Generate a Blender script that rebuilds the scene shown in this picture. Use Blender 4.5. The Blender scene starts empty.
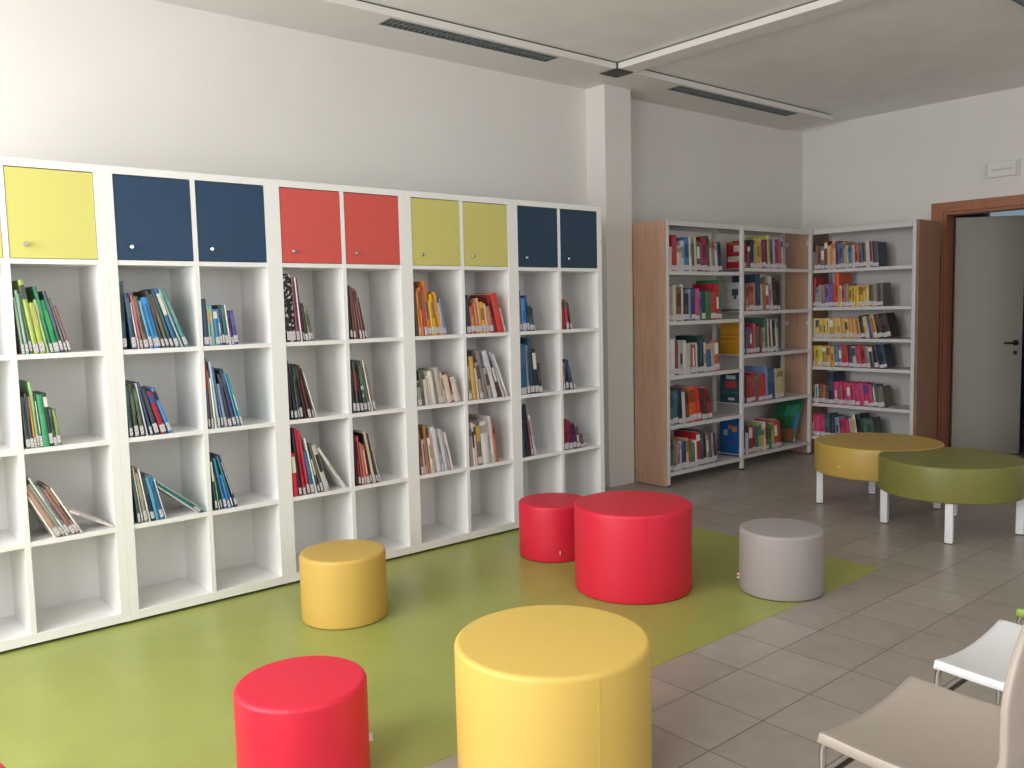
import bpy, bmesh, math, random
from mathutils import Matrix, Vector, Euler
random.seed(7)
R = math.radians
scene = bpy.context.scene
COL = scene.collection

# ------------------------------------------------------------------ materials
def s2l(c):
    c /= 255.0
    return c / 12.92 if c <= 0.04045 else ((c + 0.055) / 1.055) ** 2.4
def rgb(h):
    h = h.lstrip('#')
    return tuple(s2l(int(h[i:i + 2], 16)) for i in (0, 2, 4)) + (1.0,)
_mats = {}
def mat(name, col, rough=0.5, metal=0.0, noise=0.0, nscale=8.0, bump=0.0, bscale=200.0, spec=0.5, aniso=None):
    if name in _mats:
        return _mats[name]
    m = bpy.data.materials.new(name)
    m.use_nodes = True
    nt = m.node_tree
    b = nt.nodes['Principled BSDF']
    c = rgb(col) if isinstance(col, str) else col
    b.inputs['Base Color'].default_value = c
    b.inputs['Roughness'].default_value = rough
    b.inputs['Metallic'].default_value = metal
    b.inputs['Specular IOR Level'].default_value = spec
    if noise or bump:
        tc = nt.nodes.new('ShaderNodeTexCoord')
        mp = nt.nodes.new('ShaderNodeMapping')
        if aniso:
            mp.inputs['Scale'].default_value = aniso
        nt.links.new(tc.outputs['Object'], mp.inputs['Vector'])
    if noise:
        n = nt.nodes.new('ShaderNodeTexNoise')
        n.inputs['Scale'].default_value = nscale
        n.inputs['Detail'].default_value = 5
        nt.links.new(mp.outputs['Vector'], n.inputs['Vector'])
        rmp = nt.nodes.new('ShaderNodeValToRGB')
        rmp.color_ramp.elements[0].position = 0.3
        rmp.color_ramp.elements[1].position = 0.7
        rmp.color_ramp.elements[0].color = tuple(max(0, x * (1 - noise)) for x in c[:3]) + (1,)
        rmp.color_ramp.elements[1].color = tuple(min(1, x * (1 + noise)) for x in c[:3]) + (1,)
        nt.links.new(n.outputs['Fac'], rmp.inputs['Fac'])
        nt.links.new(rmp.outputs['Color'], b.inputs['Base Color'])
    if bump:
        n2 = nt.nodes.new('ShaderNodeTexNoise')
        n2.inputs['Scale'].default_value = bscale
        n2.inputs['Detail'].default_value = 3
        nt.links.new(mp.outputs['Vector'], n2.inputs['Vector'])
        bp = nt.nodes.new('ShaderNodeBump')
        bp.inputs['Strength'].default_value = bump
        bp.inputs['Distance'].default_value = 0.002
        nt.links.new(n2.outputs['Fac'], bp.inputs['Height'])
        nt.links.new(bp.outputs['Normal'], b.inputs['Normal'])
    _mats[name] = m
    return m

def mat_tile():
    m = mat('floor_tile', '#8d8276', 0.3)
    nt = m.node_tree
    b = nt.nodes['Principled BSDF']
    tc = nt.nodes.new('ShaderNodeTexCoord')
    mp = nt.nodes.new('ShaderNodeMapping')
    mp.inputs['Location'].default_value = (-1.378 + 0.31 * 40, 2.3165 + 0.3135 * 40, 0)
    nt.links.new(tc.outputs['Object'], mp.inputs['Vector'])
    br = nt.nodes.new('ShaderNodeTexBrick')
    br.offset = 0.0
    br.squash = 1.0
    br.inputs['Scale'].default_value = 1.0
    br.inputs['Brick Width'].default_value = 0.31
    br.inputs['Row Height'].default_value = 0.3135
    br.inputs['Mortar Size'].default_value = 0.0022
    br.inputs['Mortar Smooth'].default_value = 0.2
    br.inputs['Bias'].default_value = 0.0
    br.inputs['Color1'].default_value = rgb('#a0968c')
    br.inputs['Color2'].default_value = rgb('#aaa197')
    br.inputs['Mortar'].default_value = rgb('#62584f')
    nt.links.new(mp.outputs['Vector'], br.inputs['Vector'])
    no = nt.nodes.new('ShaderNodeTexNoise')
    no.inputs['Scale'].default_value = 9
    no.inputs['Detail'].default_value = 6
    nt.links.new(tc.outputs['Object'], no.inputs['Vector'])
    mx = nt.nodes.new('ShaderNodeMix')
    mx.data_type = 'RGBA'
    mx.blend_type = 'OVERLAY'
    mx.inputs['Factor'].default_value = 0.22
    nt.links.new(br.outputs['Color'], mx.inputs['A'])
    nt.links.new(no.outputs['Color'], mx.inputs['B'])
    bw = nt.nodes.new('ShaderNodeRGBToBW')
    nt.links.new(no.outputs['Color'], bw.inputs['Color'])
    nt.links.new(bw.outputs['Val'], mx.inputs['B'])
    nt.links.new(mx.outputs['Result'], b.inputs['Base Color'])
    mr = nt.nodes.new('ShaderNodeMapRange')
    mr.inputs['To Min'].default_value = 0.26
    mr.inputs['To Max'].default_value = 0.42
    nt.links.new(no.outputs['Fac'], mr.inputs['Value'])
    nt.links.new(mr.outputs['Result'], b.inputs['Roughness'])
    bp = nt.nodes.new('ShaderNodeBump')
    bp.inputs['Strength'].default_value = 0.35
    bp.inputs['Distance'].default_value = 0.002
    bp.invert = True
    nt.links.new(br.outputs['Fac'], bp.inputs['Height'])
    nt.links.new(bp.outputs['Normal'], b.inputs['Normal'])
    return m

def mat_spots(name, dark, light, scale, thr=0.5):
    m = mat(name, dark, 0.5)
    nt = m.node_tree
    b = nt.nodes['Principled BSDF']
    tc = nt.nodes.new('ShaderNodeTexCoord')
    n = nt.nodes.new('ShaderNodeTexNoise')
    n.inputs['Scale'].default_value = scale
    n.inputs['Detail'].default_value = 2
    nt.links.new(tc.outputs['Object'], n.inputs['Vector'])
    r = nt.nodes.new('ShaderNodeValToRGB')
    r.color_ramp.elements[0].position = thr
    r.color_ramp.elements[1].position = thr + 0.06
    r.color_ramp.elements[0].color = rgb(dark)
    r.color_ramp.elements[1].color = rgb(light)
    nt.links.new(n.outputs['Fac'], r.inputs['Fac'])
    nt.links.new(r.outputs['Color'], b.inputs['Base Color'])
    return m

def mat_glass():
    m = bpy.data.materials.new('window_glass')
    m.use_nodes = True
    nt = m.node_tree
    nt.nodes.clear()
    o = nt.nodes.new('ShaderNodeOutputMaterial')
    t = nt.nodes.new('ShaderNodeBsdfTransparent')
    g = nt.nodes.new('ShaderNodeBsdfGlossy')
    g.inputs['Roughness'].default_value = 0.02
    f = nt.nodes.new('ShaderNodeFresnel')
    f.inputs['IOR'].default_value = 1.45
    mx = nt.nodes.new('ShaderNodeMixShader')
    nt.links.new(f.outputs[0], mx.inputs[0])
    nt.links.new(t.outputs[0], mx.inputs[1])
    nt.links.new(g.outputs[0], mx.inputs[2])
    nt.links.new(mx.outputs[0], o.inputs[0])
    return m

M = dict(
    wall=mat('wall_paint', '#e6e2dd', 0.85, noise=0.02, nscale=1.5, bump=0.12, bscale=60),
    ceil=mat('ceiling_plaster', '#f1efec', 0.9, noise=0.04, nscale=3.0, bump=0.25, bscale=40),
    white=mat('white_lacquer', '#e9e9e8', 0.85, bump=0.08, bscale=50),
    lam=mat('white_laminate', '#efeeec', 0.38),
    tile=mat_tile(),
    mat=mat('green_vinyl', '#a0a757', 0.34, noise=0.05, nscale=5, bump=0.03, bscale=120),
    yellow_door=mat('lime_yellow_door', '#dad476', 0.42),
    blue_door=mat('blue_door', '#1c3c5c', 0.4),
    red_door=mat('coral_red_door', '#d2554c', 0.42),
    olive_door=mat('olive_yellow_door', '#cdc673', 0.42),
    navy_door=mat('navy_door', '#1f3b54', 0.4),
    chrome=mat('chrome', '#c9c8c6', 0.18, 1.0),
    steel=mat('grey_bar', '#6f6a66', 0.35, 0.8),
    red=mat('red_leatherette', '#da223c', 0.45, bump=0.06, bscale=300),
    yellow=mat('yellow_leatherette', '#debb5e', 0.45, bump=0.06, bscale=300),
    yellow_dim=mat('dimmed_yellow_leatherette', '#d0ab56', 0.45, bump=0.06, bscale=300),  # same yellow, darkened: light falloff put into the colour
    grey=mat('grey_leatherette', '#a39a98', 0.5, bump=0.06, bscale=300),
    mustard=mat('mustard_leatherette', '#bd9d4c', 0.42, bump=0.06, bscale=300),
    green=mat('olive_leatherette', '#7d7b3c', 0.42, bump=0.06, bscale=300),
    dark=mat('black_plastic', '#262320', 0.5),
    tagw=mat('tag_white', '#eceae8', 0.6),
    tagr=mat('tag_red', '#c8303c', 0.6),
    wood=mat('beech_laminate', '#c39c84', 0.5, noise=0.10, nscale=6, aniso=(9, 9, 0.6)),
    woodd=mat('brown_laminate', '#94705a', 0.5, noise=0.08, nscale=6, aniso=(9, 9, 0.6)),
    frame=mat('door_frame_wood', '#a5684a', 0.4, noise=0.10, nscale=5, aniso=(8, 8, 0.5)),
    leaf=mat('door_leaf_paint', '#a19d94', 0.5),
    metal=mat('shelf_metal', '#d3d0cf', 0.42),
    skirt=mat('skirting_tile', '#7a6c60', 0.4, noise=0.06),
    beige=mat('beige_plastic', '#aea296', 0.42, bump=0.03, bscale=400),
    wplast=mat('white_plastic', '#ebebec', 0.38),
    gplast=mat('green_plastic', '#94b451', 0.4),
    pages=mat('book_pages', '#d9d2c2', 0.8, noise=0.05, nscale=60, aniso=(40, 1, 1)),
    slabel=mat_spots('spine_label_paper', '#d6d2d5', '#9d99a0', 220, 0.52),
    louvre=mat('louvre_metal', '#a4a9ac', 0.3, 0.7),
    lhouse=mat('lamp_housing', '#6d7478', 0.35, 0.3),
    tube=mat('fluorescent_tube_off', '#dcdcd8', 0.3),
    plate=mat('dark_plate', '#3f3c3a', 0.6),
    gap=mat('gap_shade', '#4b4743', 0.8),
    bluewall=mat('blue_room_paint', '#6f7fb4', 0.8),
    bluedark=mat('blue_cupboard', '#3d4a86', 0.6),
    alu=mat('window_aluminium', '#d8d8d8', 0.4),
    glass=mat_glass(),
    handle=mat('handle_dark_metal', '#4a4c52', 0.3, 0.8),
    eml=mat('emergency_white', '#e4e1dd', 0.5),
    emg=mat('emergency_grey', '#cbc7c2', 0.5),
)

# ------------------------------------------------------------------ mesh helpers
def box(bm, x0, x1, y0, y1, z0, z1, mi=0):
    vs = [bm.verts.new(p) for p in ((x0, y0, z0), (x1, y0, z0), (x1, y1, z0), (x0, y1, z0),
                                    (x0, y0, z1), (x1, y0, z1), (x1, y1, z1), (x0, y1, z1))]
    for f in ((0, 3, 2, 1), (4, 5, 6, 7), (0, 1, 5, 4), (1, 2, 6, 5), (2, 3, 7, 6), (3, 0, 4, 7)):
        fc = bm.faces.new([vs[i] for i in f])
        fc.material_index = mi
    return vs

def finish(name, bm, mats, parent=None, loc=None, rot=None, smooth=None, bevel=0.0, seg=2):
    if bevel:
        bmesh.ops.bevel(bm, geom=list(bm.edges), offset=bevel, segments=seg, affect='EDGES', profile=0.5, clamp_overlap=True)
    bmesh.ops.recalc_face_normals(bm, faces=bm.faces)
    me = bpy.data.meshes.new(name)
    bm.to_mesh(me)
    bm.free()
    if not isinstance(mats, (list, tuple)):
        mats = [mats]
    for m in mats:
        me.materials.append(m)
    if smooth:
        for p in me.polygons:
            p.use_smooth = True
        me.set_sharp_from_angle(angle=R(smooth))
    o = bpy.data.objects.new(name, me)
    COL.objects.link(o)
    if parent:
        o.parent = parent
    if loc:
        o.location = loc
    if rot:
        o.rotation_euler = rot
    return o

def bx(name, m, x0, x1, y0, y1, z0, z1, parent=None, bevel=0.0, **k):
    bm = bmesh.new()
    box(bm, x0, x1, y0, y1, z0, z1)
    return finish(name, bm, m, parent, bevel=bevel, **k)

def tag(o, label, cat, group=None):
    o['label'] = label
    o['category'] = cat
    if group:
        o['group'] = group
    return o

def thing(name, label, cat, loc=(0, 0, 0), rz=0.0, group=None):
    o = bpy.data.objects.new(name, None)
    o.empty_display_size = 0.1
    COL.objects.link(o)
    o.location = loc
    o.rotation_euler = (0, 0, rz)
    return tag(o, label, cat, group)

def struct(o):
    o['kind'] = 'structure'
    return o

def lathe(bm, prof, n=72, mi=0):
    rings = []
    for r, z in prof:
        if r < 1e-6:
            rings.append([bm.verts.new((0, 0, z))])
        else:
            rings.append([bm.verts.new((r * math.cos(2 * math.pi * i / n), r * math.sin(2 * math.pi * i / n), z)) for i in range(n)])
    for a, b in zip(rings, rings[1:]):
        for i in range(n):
            j = (i + 1) % n
            if len(a) == 1:
                f = bm.faces.new((a[0], b[i], b[j]))
            elif len(b) == 1:
                f = bm.faces.new((a[i], b[0], a[j]))
            else:
                f = bm.faces.new((a[i], b[i], b[j], a[j]))
            f.material_index = mi

def tube(bm, pts, r, n=10):
    """round tube along a list of points"""
    pts = [Vector(p) for p in pts]
    rings = []
    for i, p in enumerate(pts):
        if i == 0:
            d = pts[1] - p
        elif i == len(pts) - 1:
            d = p - pts[i - 1]
        else:
            d = (pts[i + 1] - p).normalized() + (p - pts[i - 1]).normalized()
        d.normalize()
        up = Vector((1, 0, 0)) if abs(d.x) < 0.9 else Vector((0, 1, 0))
        u = d.cross(up).normalized()
        v = d.cross(u).normalized()
        rings.append([bm.verts.new(p + u * r * math.cos(2 * math.pi * k / n) + v * r * math.sin(2 * math.pi * k / n)) for k in range(n)])
    for a, b in zip(rings, rings[1:]):
        for k in range(n):
            bm.faces.new((a[k], a[(k + 1) % n], b[(k + 1) % n], b[k]))
    bm.faces.new(rings[0])
    bm.faces.new(rings[-1])

def bend(p0, c, p1, n=6):
    p0, c, p1 = Vector(p0), Vector(c), Vector(p1)
    return [(p0 * (1 - t) ** 2 + c * 2 * t * (1 - t) + p1 * t * t) for t in [i / n for i in range(n + 1)]]

# ------------------------------------------------------------------ room shell
XL, XR, YB, YF, ZC = -3.1, 7.14, 0.708, -7.0, 3.295
SOF = 3.24                                  # underside of the soffit and duct
struct(bx('floor', M['tile'], XL - 0.2, 12.0, YF - 0.2, 3.0, -0.1, 0.0))
struct(bx('ceiling', M['ceil'], XL - 0.2, 12.0, YF - 0.2, 3.0, ZC, ZC + 0.1))
struct(bx('wall_back', M['wall'], XL - 0.2, XR + 0.15, YB, YB + 0.2, 0, ZC))

# right wall with the door opening
DY0, DY1, DZ = -0.75, -1.62, 2.285
bm = bmesh.new()
box(bm, XR, XR + 0.15, DY0, YB, 0, ZC)
box(bm, XR, XR + 0.15, YF, DY1, 0, ZC)
box(bm, XR, XR + 0.15, DY1, DY0, DZ, ZC)
struct(finish('wall_right', bm, M['wall']))

# left wall with two tall windows, and the wall behind the camera with one
def holed_wall(name, axis, pos, th, a0, a1, holes):
    bm = bmesh.new()
    def b(u0, u1, z0, z1):
        if u1 - u0 < 1e-4 or z1 - z0 < 1e-4:
            return
        if axis == 'x':
            box(bm, pos - th, pos, u0, u1, z0, z1)
        else:
            box(bm, u0, u1, pos - th, pos, z0, z1)
    u = a0
    for (h0, h1, z0, z1) in holes:
        b(u, h0, 0, ZC)
        b(h0, h1, 0, z0)
        b(h0, h1, z1, ZC)
        u = h1
    b(u, a1, 0, ZC)
    return struct(finish(name, bm, M['wall']))
LW = [(-4.5, -2.7, 0.75, 3.1), (-2.0, -0.2, 0.75, 3.1)]
FW = [(-1.4, 0.8, 0.9, 3.1), (1.6, 3.8, 0.9, 3.1)]
holed_wall('wall_left', 'x', XL, 0.2, YF - 0.2, YB + 0.2, LW)
holed_wall('wall_front', 'y', YF, 0.2, XL, XR + 0.15, FW)
wn = 0
def window(axis, pos, h, depth=0.12):
    global wn
    wn += 1
    u0, u1, z0, z1 = h
    w = bpy.data.objects.new('window_%d' % wn, None)
    COL.objects.link(w)
    struct(w)
    bm = bmesh.new()
    um = (u0 + u1) / 2
    p0, p1 = pos - depth - 0.03, pos - depth + 0.03
    for (a, b_, c, d) in ((u0, u1, z0, z0 + 0.06), (u0, u1, z1 - 0.06, z1), (u0, u0 + 0.06, z0 + 0.06, z1 - 0.06),
                          (u1 - 0.06, u1, z0 + 0.06, z1 - 0.06), (um - 0.04, um + 0.04, z0 + 0.06, z1 - 0.06)):
        if axis == 'x':
            box(bm, p0, p1, a, b_, c, d)
        else:
            box(bm, a, b_, p0, p1, c, d)
    finish('window_frame', bm, M['alu'], w)
    pm = (p0 + p1) / 2
    if axis == 'x':
        bx('pane', M['glass'], pm - 0.004, pm + 0.004, u0 + 0.05, u1 - 0.05, z0 + 0.05, z1 - 0.05, w)
    else:
        bx('pane', M['glass'], u0 + 0.05, u1 - 0.05, pm - 0.004, pm + 0.004, z0 + 0.05, z1 - 0.05, w)
for h in LW:
    window('x', XL, h)
for h in FW:
    window('y', YF, h)

# pillar
PX0, PX1, PY = 3.916, 4.222, 0.5
struct(bx('wall_pillar', M['wall'], PX0, PX1, PY, YB, 0, SOF))

# soffit along the back wall with two cut-outs for the recessed lights
LX = [(1.73, 3.12), (4.46, 6.19)]
LY = (0.18, 0.32)
SX1, SY0 = 6.76, 0.15
bm = bmesh.new()
top = ZC - 0.012
box(bm, XL, SX1, SY0, LY[0], SOF, top)
box(bm, XL, SX1, LY[1], YB, SOF, top)
xs = [XL, LX[0][0], LX[0][1], LX[1][0], LX[1][1], SX1]
for a, b_ in ((0, 1), (2, 3), (4, 5)):
    box(bm, xs[a], xs[b_], LY[0], LY[1], SOF, top)
struct(finish('trim_1', bm, M['wall']))
bm = bmesh.new()
box(bm, 3.685, 3.86, YF, SY0 - 0.004, SOF, top)
struct(finish('trim_2', bm, M['wall']))
# recessed necks, coloured dark to paint in the shadow joint above the soffit and the duct
bm = bmesh.new()
box(bm, XL, SX1 - 0.02, SY0 + 0.012, YB, top, ZC)
box(bm, 3.70, 3.845, YF, SY0 + 0.012, top, ZC)
struct(finish('trim_3', bm, M['gap']))
jp = bx('junction_plate', M['plate'], 3.655, 3.838, 0.126, 0.30, SOF - 0.007, SOF - 0.001)
tag(jp, 'dark square plate under the joint of white ceiling duct and soffit', 'plate')
bx('joint_strip', M['plate'], 3.676, 3.684, 0.14, 0.1495, SOF, top, jp)

# skirting
struct(bx('baseboard_back', M['skirt'], PX1, XR, YB - 0.012, YB, 0, 0.075))
struct(bx('baseboard_right', M['skirt'], XR - 0.012, XR, -0.63, YB - 0.012, 0, 0.075))

# ------------------------------------------------------------------ door and the room beyond
d = bpy.data.objects.new('door_1', None)
COL.objects.link(d)
struct(d)
bm = bmesh.new()
fx0, fx1 = XR - 0.02, XR + 0.17
box(bm, fx0, fx0 + 0.02, DY0, DY0 + 0.105, 0, DZ + 0.09)
box(bm, fx0, fx0 + 0.02, DY1 - 0.105, DY1, 0, DZ + 0.09)
box(bm, fx0, fx0 + 0.02, DY1, DY0, DZ, DZ + 0.09)
box(bm, fx0 + 0.02, fx1, DY0 - 0.025, DY0, 0, DZ)
box(bm, fx0 + 0.02, fx1, DY1, DY1 + 0.025, 0, DZ)
box(bm, fx0 + 0.02, fx1, DY1 + 0.025, DY0 - 0.025, DZ - 0.025, DZ)
finish('door_frame', bm, M['frame'], d, bevel=0.003)
hx, hy, ang, L = XR + 0.175, DY0 - 0.03, R(50), 0.60
bm = bmesh.new()
box(bm, 0, L, -0.04, 0, 0.008, DZ - 0.045)
lf = finish('leaf', bm, M['leaf'], d, loc=(hx, hy, 0), rot=(0, 0, -ang), bevel=0.003)
bm = bmesh.new()
tube(bm, [(L - 0.06, -0.04, 1.06), (L - 0.06, -0.085, 1.06)], 0.009)
tube(bm, [(L - 0.05, -0.085, 1.06), (L - 0.17, -0.085, 1.06)], 0.009)
box(bm, L - 0.08, L - 0.04, -0.046, -0.04, 1.035, 1.085)
box(bm, L - 0.075, L - 0.045, -0.046, -0.04, 0.95, 0.985)
finish('door_handle', bm, M['handle'], lf)
# neighbouring room
bm = bmesh.new()
NW = (-1.1, 0.42, 2.3, 2.95)
for (u0, u1, z0, z1) in ((-5, NW[0], 0, ZC), (NW[1], 3, 0, ZC), (NW[0], NW[1], 0, NW[2]), (NW[0], NW[1], NW[3], ZC)):
    box(bm, 11.0, 11.2, u0, u1, z0, z1)
struct(finish('wall_far', bm, M['bluewall']))
window('x', 11.2, NW, 0.1)
struct(bx('wall_side', M['bluewall'], XR + 0.15, 11.2, 2.0, 2.2, 0, ZC))
struct(bx('wall_end', M['bluewall'], XR + 0.15, 11.2, -5.2, -5.0, 0, ZC))
cup = thing('cupboard', 'dark blue cupboard in the next room seen through the doorway', 'cupboard', (10.6, -0.85, 0))
bx('body', M['bluedark'], -0.35, 0.35, -0.75, 0.75, 0.0, 1.9, cup, bevel=0.005)
bx('cupboard_door', M['bluedark'], -0.372, -0.352, 0.01, 0.74, 0.06, 1.86, cup, bevel=0.003)
bx('cupboard_door', M['bluedark'], -0.372, -0.352, -0.74, -0.01, 0.06, 1.86, cup, bevel=0.003)
# emergency light above the door
em = thing('emergency_light', 'white emergency light box on the wall above the door frame', 'light', (XR, -1.255, 2.615))
bm = bmesh.new(); box(bm, -0.035, -0.001, -0.14, 0.14, -0.066, 0.066)
finish('housing', bm, M['eml'], em, bevel=0.006)
bx('lens', M['emg'], -0.040, -0.0352, -0.085, 0.085, -0.012, 0.004, em)
bx('end_cap', M['emg'], -0.039, -0.0352, 0.116, 0.134, -0.055, 0.055, em)
bx('end_cap', M['emg'], -0.039, -0.0352, -0.134, -0.116, -0.055, 0.055, em)

# ------------------------------------------------------------------ ceiling lights
def louvre_light(label, x0, x1, y0, y1, zb, h=0.04):
    t = thing('louvre_light', label, 'light', ((x0 + x1) / 2, (y0 + y1) / 2, zb), 0, 'recessed louvre lights')
    L, W = (x1 - x0) / 2 - 0.002, (y1 - y0) / 2 - 0.002
    bm = bmesh.new()
    box(bm, -L, L, -W, W, h - 0.004, h)
    box(bm, -L, L, -W, -W + 0.008, -0.002, h - 0.004)
    box(bm, -L, L, W - 0.008, W, -0.002, h - 0.004)
    box(bm, -L, -L + 0.008, -W + 0.008, W - 0.008, -0.002, h - 0.004)
    box(bm, L - 0.008, L, -W + 0.008, W - 0.008, -0.002, h - 0.004)
    finish('housing', bm, M['lhouse'], t)
    bm = bmesh.new()
    n = int(2 * L / 0.04)
    for i in range(1, n):
        x = -L + 2 * L * i / n
        box(bm, x - 0.0015, x + 0.0015, -W + 0.009, W - 0.009, 0.0, 0.018)
    box(bm, -L + 0.009, L - 0.009, -0.002, 0.002, 0.0, 0.018)
    finish('louvre', bm, M['louvre'], t)
    for s in (-1, 1):
        bm = bmesh.new()
        tube(bm, [(-L + 0.02, s * W * 0.5, 0.028), (L - 0.02, s * W * 0.5, 0.028)], 0.007)
        finish('lamp_tube', bm, M['tube'], t, smooth=40)
    return t
louvre_light('long recessed louvre light in the soffit left of the pillar', LX[0][0], LX[0][1], LY[0], LY[1], SOF)
louvre_light('long recessed louvre light in the soffit right of the pillar', LX[1][0], LX[1][1], LY[0], LY[1], SOF)
t = louvre_light('dark louvre light on the open ceiling at the upper right corner', 4.50, 6.1, -2.42, -2.235, ZC - 0.045)
t['group'] = 'surface louvre light'

# ------------------------------------------------------------------ green mat
g = bx('floor_mat', M['mat'], XL + 0.01, 3.375, -2.067, YB - 0.01, 0.0002, 0.0015)
tag(g, 'large lime green vinyl mat laid over the grey floor tiles', 'mat')
MZ = 0.0017

# ------------------------------------------------------------------ cube shelf units
CW, SIDE, MID, CH, SH, TOP, BOT, ZB = 0.3635, 0.0419, 0.0231, 0.402, 0.0225, 0.0357, 0.0442, 0.0176
UW = 2 * CW + 2 * SIDE + MID
UH = BOT + 5 * CH + 4 * SH + TOP
DEP = 0.375
def shelf_unit(k, doormat, label, group):
    t = thing('cube_shelf', label, 'shelf', (k * UW, 0, 0), 0, group)
    e = 0.0002
    bx('side_panel', M['lam'], e, SIDE, 0, DEP, ZB, ZB + UH, t)
    bx('side_panel', M['lam'], UW - SIDE, UW - e, 0, DEP, ZB, ZB + UH, t)
    bx('top_panel', M['lam'], SIDE, UW - SIDE, 0, DEP, ZB + UH - TOP, ZB + UH, t, bevel=0.0012)
    bx('bottom_panel', M['lam'], SIDE, UW - SIDE, 0, DEP, ZB, ZB + BOT, t, bevel=0.0012)
    bx('divider', M['lam'], SIDE + CW, SIDE + CW + MID, 0.001, DEP - 0.01, ZB + BOT, ZB + UH - TOP, t)
    bx('back_panel', M['lam'], SIDE, UW - SIDE, DEP - 0.01, DEP, ZB + BOT, ZB + UH - TOP, t)
    bx('plinth', M['dark'], 0.01, UW - 0.01, 0.03, DEP - 0.02, MZ, ZB, t)  # black colour stands in for the shadow under the unit
    for c in (0, 1):
        x0 = SIDE + c * (CW + MID)
        for r in range(1, 5):
            z = ZB + BOT + r * CH + (r - 1) * SH
            bx('shelf_board', M['lam'], x0, x0 + CW, 0.002, DEP - 0.01, z, z + SH, t)
        zd = ZB + BOT + 4 * (CH + SH)
        dr = bx('door', doormat, x0 + 0.0025, x0 + CW - 0.0025, 0.003, 0.021, zd + 0.0025, zd + CH - 0.004, t, bevel=0.001)
        bm = bmesh.new()
        lathe(bm, [(0, -0.024), (0.0085, -0.024), (0.011, -0.021), (0.011, -0.014), (0.006, -0.009), (0.006, 0.0), (0.0, 0.0)], 20)
        bmesh.ops.rotate(bm, verts=bm.verts, matrix=Matrix.Rotation(R(-90), 3, 'X'))
        kn = finish('door_knob', bm, M['chrome'], dr, smooth=40)
        kn.location = (x0 + 0.064, 0.003, zd + 0.063)
        kn['label'] = 'small chrome knob'
    return t
GS = 'white cube shelf units along the wall'
shelf_unit(-1, M['yellow_door'], 'leftmost white cube shelf unit with pale lime yellow doors', GS)
shelf_unit(0, M['blue_door'], 'white cube shelf unit with blue doors next to the yellow one', GS)
shelf_unit(1, M['red_door'], 'middle white cube shelf unit with two coral red doors', GS)
shelf_unit(2, M['olive_door'], 'white cube shelf unit with olive yellow doors right of the red doors', GS)
shelf_unit(3, M['navy_door'], 'rightmost white cube shelf unit with navy doors beside the pillar', GS)

# ------------------------------------------------------------------ books
NAMES = [('white', 'e4e0da'), ('cream', 'd8ccb4'), ('light grey', 'b8b4b4'), ('grey', '8a8888'), ('dark grey', '4c4c4e'),
         ('black', '222224'), ('red', 'c03038'), ('bright red', 'd83a34'), ('dark red', '7a2a34'), ('orange', 'd8802f'), ('rust', 'a85038'),
         ('brown', '6a4a3c'), ('tan', 'b0906a'), ('yellow', 'dcb02c'), ('olive', '8c8c50'), ('lime', 'a8bf63'),
         ('green', '3f9a62'), ('dark green', '2f5040'), ('pale green', '93b09a'), ('teal', '2f7078'), ('dark teal', '2c4a52'),
         ('light blue', '78a8d4'), ('sky blue', '3f98d8'), ('blue', '35689c'), ('navy', '28344e'), ('slate', '56687c'),
         ('purple', '5a4a90'), ('plum', '6a3a54'), ('pink', 'c8708a'), ('magenta', 'b83a6a'), ('beige', 'c8b4a4'), ('peach', 'd8a484'),
         ('mauve', '8c7a84'), ('pale pink', 'd4b8b4')]
def hx3(h):
    h = h.lstrip('#')
    return [int(h[i:i + 2], 16) for i in (0, 2, 4)]
def cname(h):
    a = hx3(h)
    return min(NAMES, key=lambda n: sum((p - q) ** 2 for p, q in zip(a, hx3(n[1]))))[0]
def bmat(h):
    return mat('cover_' + h.lstrip('#'), h, 0.45, noise=0.12, nscale=25)
def accent(h):
    a = hx3(h)
    lum = sum(a) / 3
    r = random.random()
    if r < 0.45:
        c = [min(255, int(v * 0.8 + 45)) for v in a]
    elif r < 0.8:
        c = [int(v * 0.75) for v in a]
    elif r < 0.93:
        c = (225, 220, 212) if lum < 150 else (90, 84, 84)
    else:
        c = random.choice([(176, 60, 60), (60, 96, 140), (206, 170, 80), (70, 120, 90), (60, 56, 60)])
    c = [v // 20 * 20 for v in c]
    return '#%02x%02x%02x' % tuple(c)
ORD = ['', 'first', 'second', 'third', 'fourth', 'fifth', 'sixth', 'seventh', 'eighth', 'ninth', 'tenth', 'eleventh', 'twelfth',
       'thirteenth', 'fourteenth', 'fifteenth', 'sixteenth', 'seventeenth', 'eighteenth', 'nineteenth', 'twentieth']

def cover_bm(bm, t, h, d, off=0, style=0):
    bt = min(0.0024, t * 0.22)
    # rounded spine
    n = 5
    outer = [(t * i / (n - 1), 0.003 - 0.003 * math.sin(math.pi * i / (n - 1))) for i in range(n)]
    lo = [bm.verts.new((x, y, 0)) for x, y in outer] + [bm.verts.new((t, 0.005, 0)), bm.verts.new((0, 0.005, 0))]
    hi = [bm.verts.new((v.co.x, v.co.y, h)) for v in lo]
    m = len(lo)
    for i in range(m):
        j = (i + 1) % m
        bm.faces.new((lo[i], lo[j], hi[j], hi[i])).material_index = off
    bm.faces.new(list(reversed(lo))).material_index = off
    bm.faces.new(hi).material_index = off
    box(bm, 0, bt, 0.005, d, 0, h, off)
    box(bm, t - bt, t, 0.005, d, 0, h, off)
    # title patch on the spine
    if t > 0.009:
        z0, z1 = [(0.42, 0.80), (0.55, 0.92), (0.30, 0.62), (0.74, 0.93), (0.25, 0.88)][style]
        w = [0.16, 0.05, 0.30, 0.0, 0.36][style]
        box(bm, t * w, t * (1 - w), -0.0006, 0.002, h * z0, h * z1, off + 1)

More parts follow.
